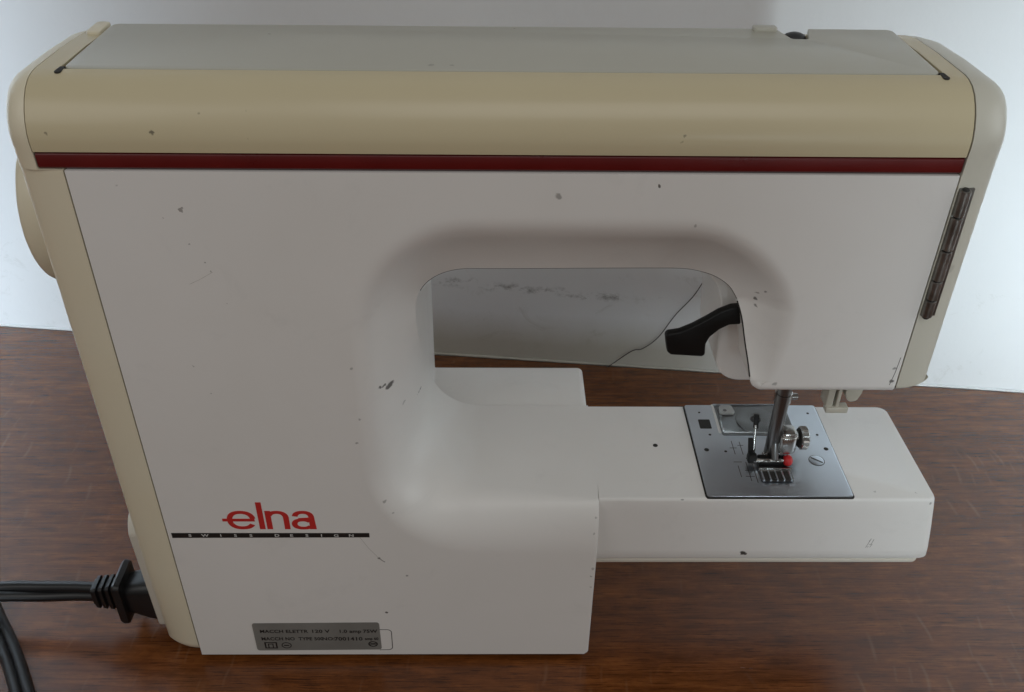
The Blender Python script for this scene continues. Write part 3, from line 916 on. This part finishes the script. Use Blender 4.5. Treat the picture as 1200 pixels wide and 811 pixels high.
tube('slot_gap', [(x - .15, D + .25, z) for (x, z, nx, nz, R, D, w) in cols if nx > .9 and ZH + rb < z < 197 and x < XHD + .1], .32, 'dark', machine, 8)

cut = bpy.data.objects.new('thread_cutter', None)
COL.objects.link(cut)
cut.parent = machine
box('bracket', 128.4, 131.4, 12.5, 20, 146.5, 166, 'ivory', cut, .6)
prism('hook', fillet([(135.6, 166), (135.6, 153), (137.5, 149.0), (141.0, 149.6), (142.4, 154), (142.4, 166)], [0, 1, 2, 2, 1, 0], 4), 'y', 13, 20.5, 'ivory', cut, .6)
box('blade', 131.6, 135.6, 16.0, 17.2, 147.2, 166, 'hinge', cut, .1)
box('lip', 128.6, 137.8, 11.5, 15.5, 144.4, 147.4, 'ivory', cut, .6)
box('post', 132.4, 133.8, 12.2, 14.8, 147.0, 158, 'ivory', cut, .3)

# ---- mains socket housing on the left cover
so = fillet([(13, 8), (11, 74), (15, 82), (46, 82), (46, 8)], [3, 6, 6, 5, 3], 5)
prism('socket_housing', so, 'x', -171.5, -160, 'socket', machine, 1.6, 3, 40)

# ---- lettering: red logo, tagline bar, rating plate
def ring_glyph(bm, cx, cz, rx, rz, tx, tz, a0, a1, n=40, y0=-.09, y1=.02, sup=2.3):
    A, B = [], []
    for k in range(n + 1):
        t = math.radians(a0 + (a1 - a0) * k / n)
        c_, s_ = math.cos(t), math.sin(t)
        cs = math.copysign(abs(c_) ** (2 / sup), c_); ss = math.copysign(abs(s_) ** (2 / sup), s_)
        A.append((cx + rx * cs, cz + rz * ss)); B.append((cx + (rx - tx) * cs, cz + (rz - tz) * ss))
    bm_poly_extrude(bm, A + B[::-1], 'y', y0, y1)
def bar_glyph(bm, pts, y0=-.085, y1=.02):
    bm_poly_extrude(bm, pts, 'y', y0, y1)

B0, XH = 89.2, 100.2
logo = bpy.data.objects.new('logo', None)
COL.objects.link(logo)
logo.parent = machine
mz = (B0 + XH) / 2
# e with its long crossbar
bm = bmesh.new()
ring_glyph(bm, -114.8, mz, 6.1, 5.5, 2.3, 1.75, 8, 330)
bar_glyph(bm, [(-122.9, mz - .75), (-109.2, mz - .75), (-109.2, mz + .85), (-122.9, mz + .85)], -.105)
link('letter', mesh_of(bm, 'letter'), 'logo_red', logo, smooth=False)
# l
bm = bmesh.new()
bar_glyph(bm, [(-107.6, B0 + .1), (-105.2, B0 + .1), (-105.2, 105.2), (-107.6, 105.2)])
link('letter', mesh_of(bm, 'letter'), 'logo_red', logo, smooth=False)
# n
bm = bmesh.new()
bar_glyph(bm, [(-104.4, B0 + .1), (-102.0, B0 + .1), (-102.0, XH), (-104.4, XH)])
ring_glyph(bm, -99.4, XH - 4.2, 4.9, 4.2, 2.4, 1.7, 0, 158, 24, -.105)
bar_glyph(bm, [(-96.9, B0 + .1), (-94.5, B0 + .1), (-94.5, XH - 4.1), (-96.9, XH - 4.1)])
link('letter', mesh_of(bm, 'letter'), 'logo_red', logo, smooth=False)
# a
bm = bmesh.new()
ring_glyph(bm, -88.4, XH - 3.9, 4.7, 3.9, 2.4, 1.7, 0, 170, 26)
bar_glyph(bm, [(-86.1, B0 + .1), (-83.3, B0 + .1), (-83.7, XH - 3.8), (-86.1, XH - 3.8)])
ring_glyph(bm, -88.8, B0 + 3.2, 4.8, 3.25, 2.4, 1.6, 30, 330, 34, -.105)
bar_glyph(bm, [(-90.5, mz - .35), (-84.6, mz + .1), (-84.6, mz + 1.7), (-90.5, mz + 1.2)], -.115)
link('letter', mesh_of(bm, 'letter'), 'logo_red', logo, smooth=False)

bar = prism('tagline_bar', [(-146.2, 83.9), (-61.0, 84.3), (-61.0, 86.9), (-146.2, 86.9)], 'y', -.08, .02, 'black_print', machine, smooth=False)
for ch, px in zip('SWISSDESIGN', (222.9, 240.5, 258.9, 276, 294.2, 324.6, 341.7, 359.7, 376.8, 394.1, 411.7)):
    x = -146.4 + (px - 201) * (85.4 / 232)
    text_mesh('lettering', ch, 2.2, 'white_print', bar, (x, 84.75), 1.35, 1, 0.03, -.13, 'CENTER')

rp = prism('rating_plate', fillet([(-120.6, 7.0), (-61.0, 7.6), (-61.0, 27.6), (-120.6, 27.0)], [1.4] * 4, 4), 'y', -.16, .02, 'plate', machine, smooth=False)
for body, x, z, s, xs in [('MACCH ELETTR', -117.6, 20.2, 3.1, .98), ('120 V', -93.5, 20.2, 3.2, 1.1), ('1.0 amp', -80.5, 20.2, 3.2, 1.0), ('75W', -69.0, 20.2, 3.2, 1.0),
                          ('MACCH NO  TYPE 500', -117.6, 14.7, 3.2, .88), ('NO:', -88.8, 14.7, 3.2, 1.0), ('7001410', -83.0, 14.5, 3.6, 1.02), ('amp 60', -68.5, 14.9, 2.6, .8)]:
    text_mesh('lettering', body, s, 'black_print', rp, (x, z), xs, 1.05, 0.085, -.21)
bm = bmesh.new()
for (x0, x1, z0, z1) in ((-116.6, -110.6, 8.6, 9.2), (-116.6, -110.6, 12.6, 13.2), (-116.6, -115.9, 9.2, 12.6), (-111.3, -110.6, 9.2, 12.6), (-115, -112.4, 11.6, 12.1), (-115, -114.5, 9.2, 11.6), (-112.9, -112.4, 9.2, 11.6)):
    bar_glyph(bm, [(x0, z0), (x1, z0), (x1, z1), (x0, z1)], -.21, -.15)
link('symbol', mesh_of(bm, 'symbol'), 'black_print', rp, smooth=False)
bm = bmesh.new()
ring_glyph(bm, -106.2, 10.9, 2.4, 2.2, .45, .45, 0, 359.5, 30, -.21, -.15, 2)
bar_glyph(bm, [(-107.4, 10.5), (-105, 10.5), (-105, 11.2), (-107.4, 11.2)], -.215, -.15)
link('symbol', mesh_of(bm, 'symbol'), 'black_print', rp, smooth=False)
bm = bmesh.new()
ring_glyph(bm, -64.9, 11.8, 2.3, 2.0, .7, .6, 0, 359.5, 30, -.21, -.15, 2)
bar_glyph(bm, [(-66.2, 11.4), (-63.6, 11.4), (-63.6, 12.3), (-66.2, 12.3)], -.215, -.15)
link('symbol', mesh_of(bm, 'symbol'), 'black_print', rp, smooth=False)
# moulded outline of the label recess, showing past the plate's right end
o1 = fillet([(-62, 7.0), (-55.6, 7.2), (-55.4, 22.4), (-62, 22.4)], [0, 2.2, 2.2, 0], 6)
o2 = fillet([(-62, 7.35), (-55.95, 7.55), (-55.75, 22.05), (-62, 22.05)], [0, 1.9, 1.9, 0], 6)
bm = bmesh.new()
bm_poly_extrude(bm, o1 + o2[::-1], 'y', -.05, .02)
link('label_recess', mesh_of(bm, 'label_recess'), 'engrave', machine, smooth=False)

box('base_tray', -145, 35, 3.5, 100, 1.6, 2.2, 'dark', machine, .3)  # dark sheet added under the base to deepen its contact shadow
def scuff(name, pts, y, w, mat, parent):
    bm = bmesh.new()
    for (x0, z0), (x1, z1) in zip(pts, pts[1:]):
        d = Vector((x1 - x0, z1 - z0)).normalized() * w
        n_ = (-d.y * .5, d.x * .5)
        bm_poly_extrude(bm, [(x0 - n_[0], z0 - n_[1]), (x1 - n_[0], z1 - n_[1]), (x1 + n_[0], z1 + n_[1]), (x0 + n_[0], z0 + n_[1])], 'y', y - .015, y + .01)
    return link(name, mesh_of(bm, name), mat, parent, smooth=False)
scuff('scratch', [(161.4, 69.2), (162.0, 72.0), (162.7, 75.0)], 8, .22, 'scuff', arm)
scuff('scratch', [(162.4, 71.0), (163.4, 71.4), (164.0, 74.6)], 8, .22, 'scuff', arm)
scuff('scratch', [(163.2, 69.4), (163.9, 71.6)], 8, .22, 'scuff', arm)
scuff('scratch', [(-57.8, 71.2), (-56.6, 69.6), (-55.4, 68.6)], 0, .35, 'scuff', machine)
scuff('scratch', [(-65.4, 84.5), (-62.0, 77.5), (-58.2, 71.5)], 0, .14, 'scuff_pale', machine)
scuff('scratch', [(-115, 212), (-111, 214), (-106, 217)], 0, .12, 'scuff_pale', machine)
scuff('scratch', [(145.4, 168), (146.2, 174), (146.6, 181)], 0, .3, 'scuff', machine)
# ---- rubber feet
for x, y in ((-138, 12), (26, 12), (-138, 94), (26, 94)):
    lathe('rubber_foot', (x, y, 0.05), 'z', [(0, 5), (2.6, 5.6)], 'rubber', machine, 20)

# ------------------------------------------------------------------ power cord
cord = bpy.data.objects.new('power_cord', None)
COL.objects.link(cord)
tag(cord, 'black mains cord with ribbed plug pushed into the left side of the sewing machine', 'power cord')
plug = bpy.data.objects.new('plug', None)
COL.objects.link(plug)
plug.parent = cord
PY, PZ = 24.0, 19.6
def rrect_loft(name, secs, mat, parent):
    """secs: (x, dy, dz, half_y, half_z, corner)"""
    bm = bmesh.new()
    rings = []
    for x, dy, dz, hy, hz, cr in secs:
        p = fillet([(-hy, -hz), (hy, -hz), (hy, hz), (-hy, hz)], [cr] * 4, 5)
        rings.append([bm.verts.new((x, PY + dy + a, PZ + dz + b)) for a, b in p])
    n = len(rings[0])
    for A, B in zip(rings, rings[1:]):
        for i in range(n):
            bm.faces.new((A[i], A[(i + 1) % n], B[(i + 1) % n], B[i]))
    bm.faces.new(rings[0][::-1]); bm.faces.new(rings[-1])
    return link(name, mesh_of(bm, name), mat, parent, angle=35)
rrect_loft('plug_body', [(-165, 0, 0, 8, 12.5, 5), (-169, 0, 0, 8.4, 12.8, 5), (-176, 0, .4, 8.2, 12.2, 5), (-182, 0, 1, 7.6, 10.2, 4.5), (-187, 0, 1.4, 7.0, 8.6, 4)], 'rubber', plug)
rrect_loft('flange', [(-185.6, 0, 1.2, 7.6, 10.0, 3), (-186.2, 0, 1.2, 9.6, 13.2, 2.4), (-188.6, 0, 1.4, 9.8, 13.6, 2.4), (-190.0, 0, 1.4, 9.4, 12.6, 2.4), (-190.2, 0, 1.4, 6.0, 8.0, 2.4)], 'rubber', plug)
for k in range(4):
    x = -190.0 - 3.3 * k
    h = 8.4 - .5 * k
    rrect_loft('rib', [(x, 0, 1.2, 4.6, h - 1.2, 1.6), (x - .5, 0, 1.2, 5.4, h, 1.8), (x - 2.1, 0, 1.2, 5.2, h - .2, 1.8), (x - 2.6, 0, 1.2, 4.4, h - 1.4, 1.6), (x - 3.4, 0, 1.2, 4.2, h - 1.6, 1.4)], 'rubber', plug)
# twin-core flex: two cores that twist over each other, lying down to the table and looping back off the picture
main = smooth_path([(-202, PY, PZ + 1.2), (-214, PY + 1.5, PZ), (-230, PY + 2.5, PZ - 1.5), (-247, PY + 3, PZ - 2), (-268, PY + 3, PZ - 3), (-300, PY + 6, 12), (-345, 38, 6), (-374, 62, 4.2), (-364, 94, 3.2), (-326, 92, 3.2),
                    (-290, 63, 3.2), (-257, 22, 3.2), (-242, 3.5, 3.2), (-227, -18, 3.2), (-204, -54, 3.2), (-186, -110, 3.2)], 10)
cores = [[], []]
L = 0
for i, p in enumerate(main):
    a = main[max(i - 1, 0)]; b = main[min(i + 1, len(main) - 1)]
    L += (p - a).length
    d = (b - a).normalized()
    u = d.cross(Vector((0, 0, 1))).normalized()
    w = u.cross(d)
    ang = math.radians(75) + (min(L, 60) / 60) ** 1.5 * math.radians(-70)
    if L > 60:
        ang = math.radians(5) + (min(L - 60, 40) / 40) * math.radians(55) if L < 160 else math.radians(60 * max(0, 1 - (L - 160) / 60))
    o = (u * math.cos(ang) + w * math.sin(ang)) * 2.3
    for c_, s in zip(cores, (1, -1)):
        q = p + o * s
        q.z = max(q.z, 2.7)
        c_.append(q)
cable = bpy.data.objects.new('cable', None)
COL.objects.link(cable)
cable.parent = cord
for c_ in cores:
    tube('core', c_, 2.8, 'rubber', cable, 12)

# ------------------------------------------------------------------ loose thread hanging behind the machine
th = smooth_path([(128, 235.0, 74), (122.5, 235.8, 61.1), (112.6, 236.9, 45.7), (103.2, 238.0, 27.0), (93.7, 239.0, 17.0), (86.4, 239.8, 14.2), (72.7, 240.8, 1.4), (70, 240.0, .4)], 8)
thread = tube('thread', th, 0.33, 'thread', None, 6)
tag(thread, 'thin dark thread hanging against the wall, seen through the throat opening', 'thread')
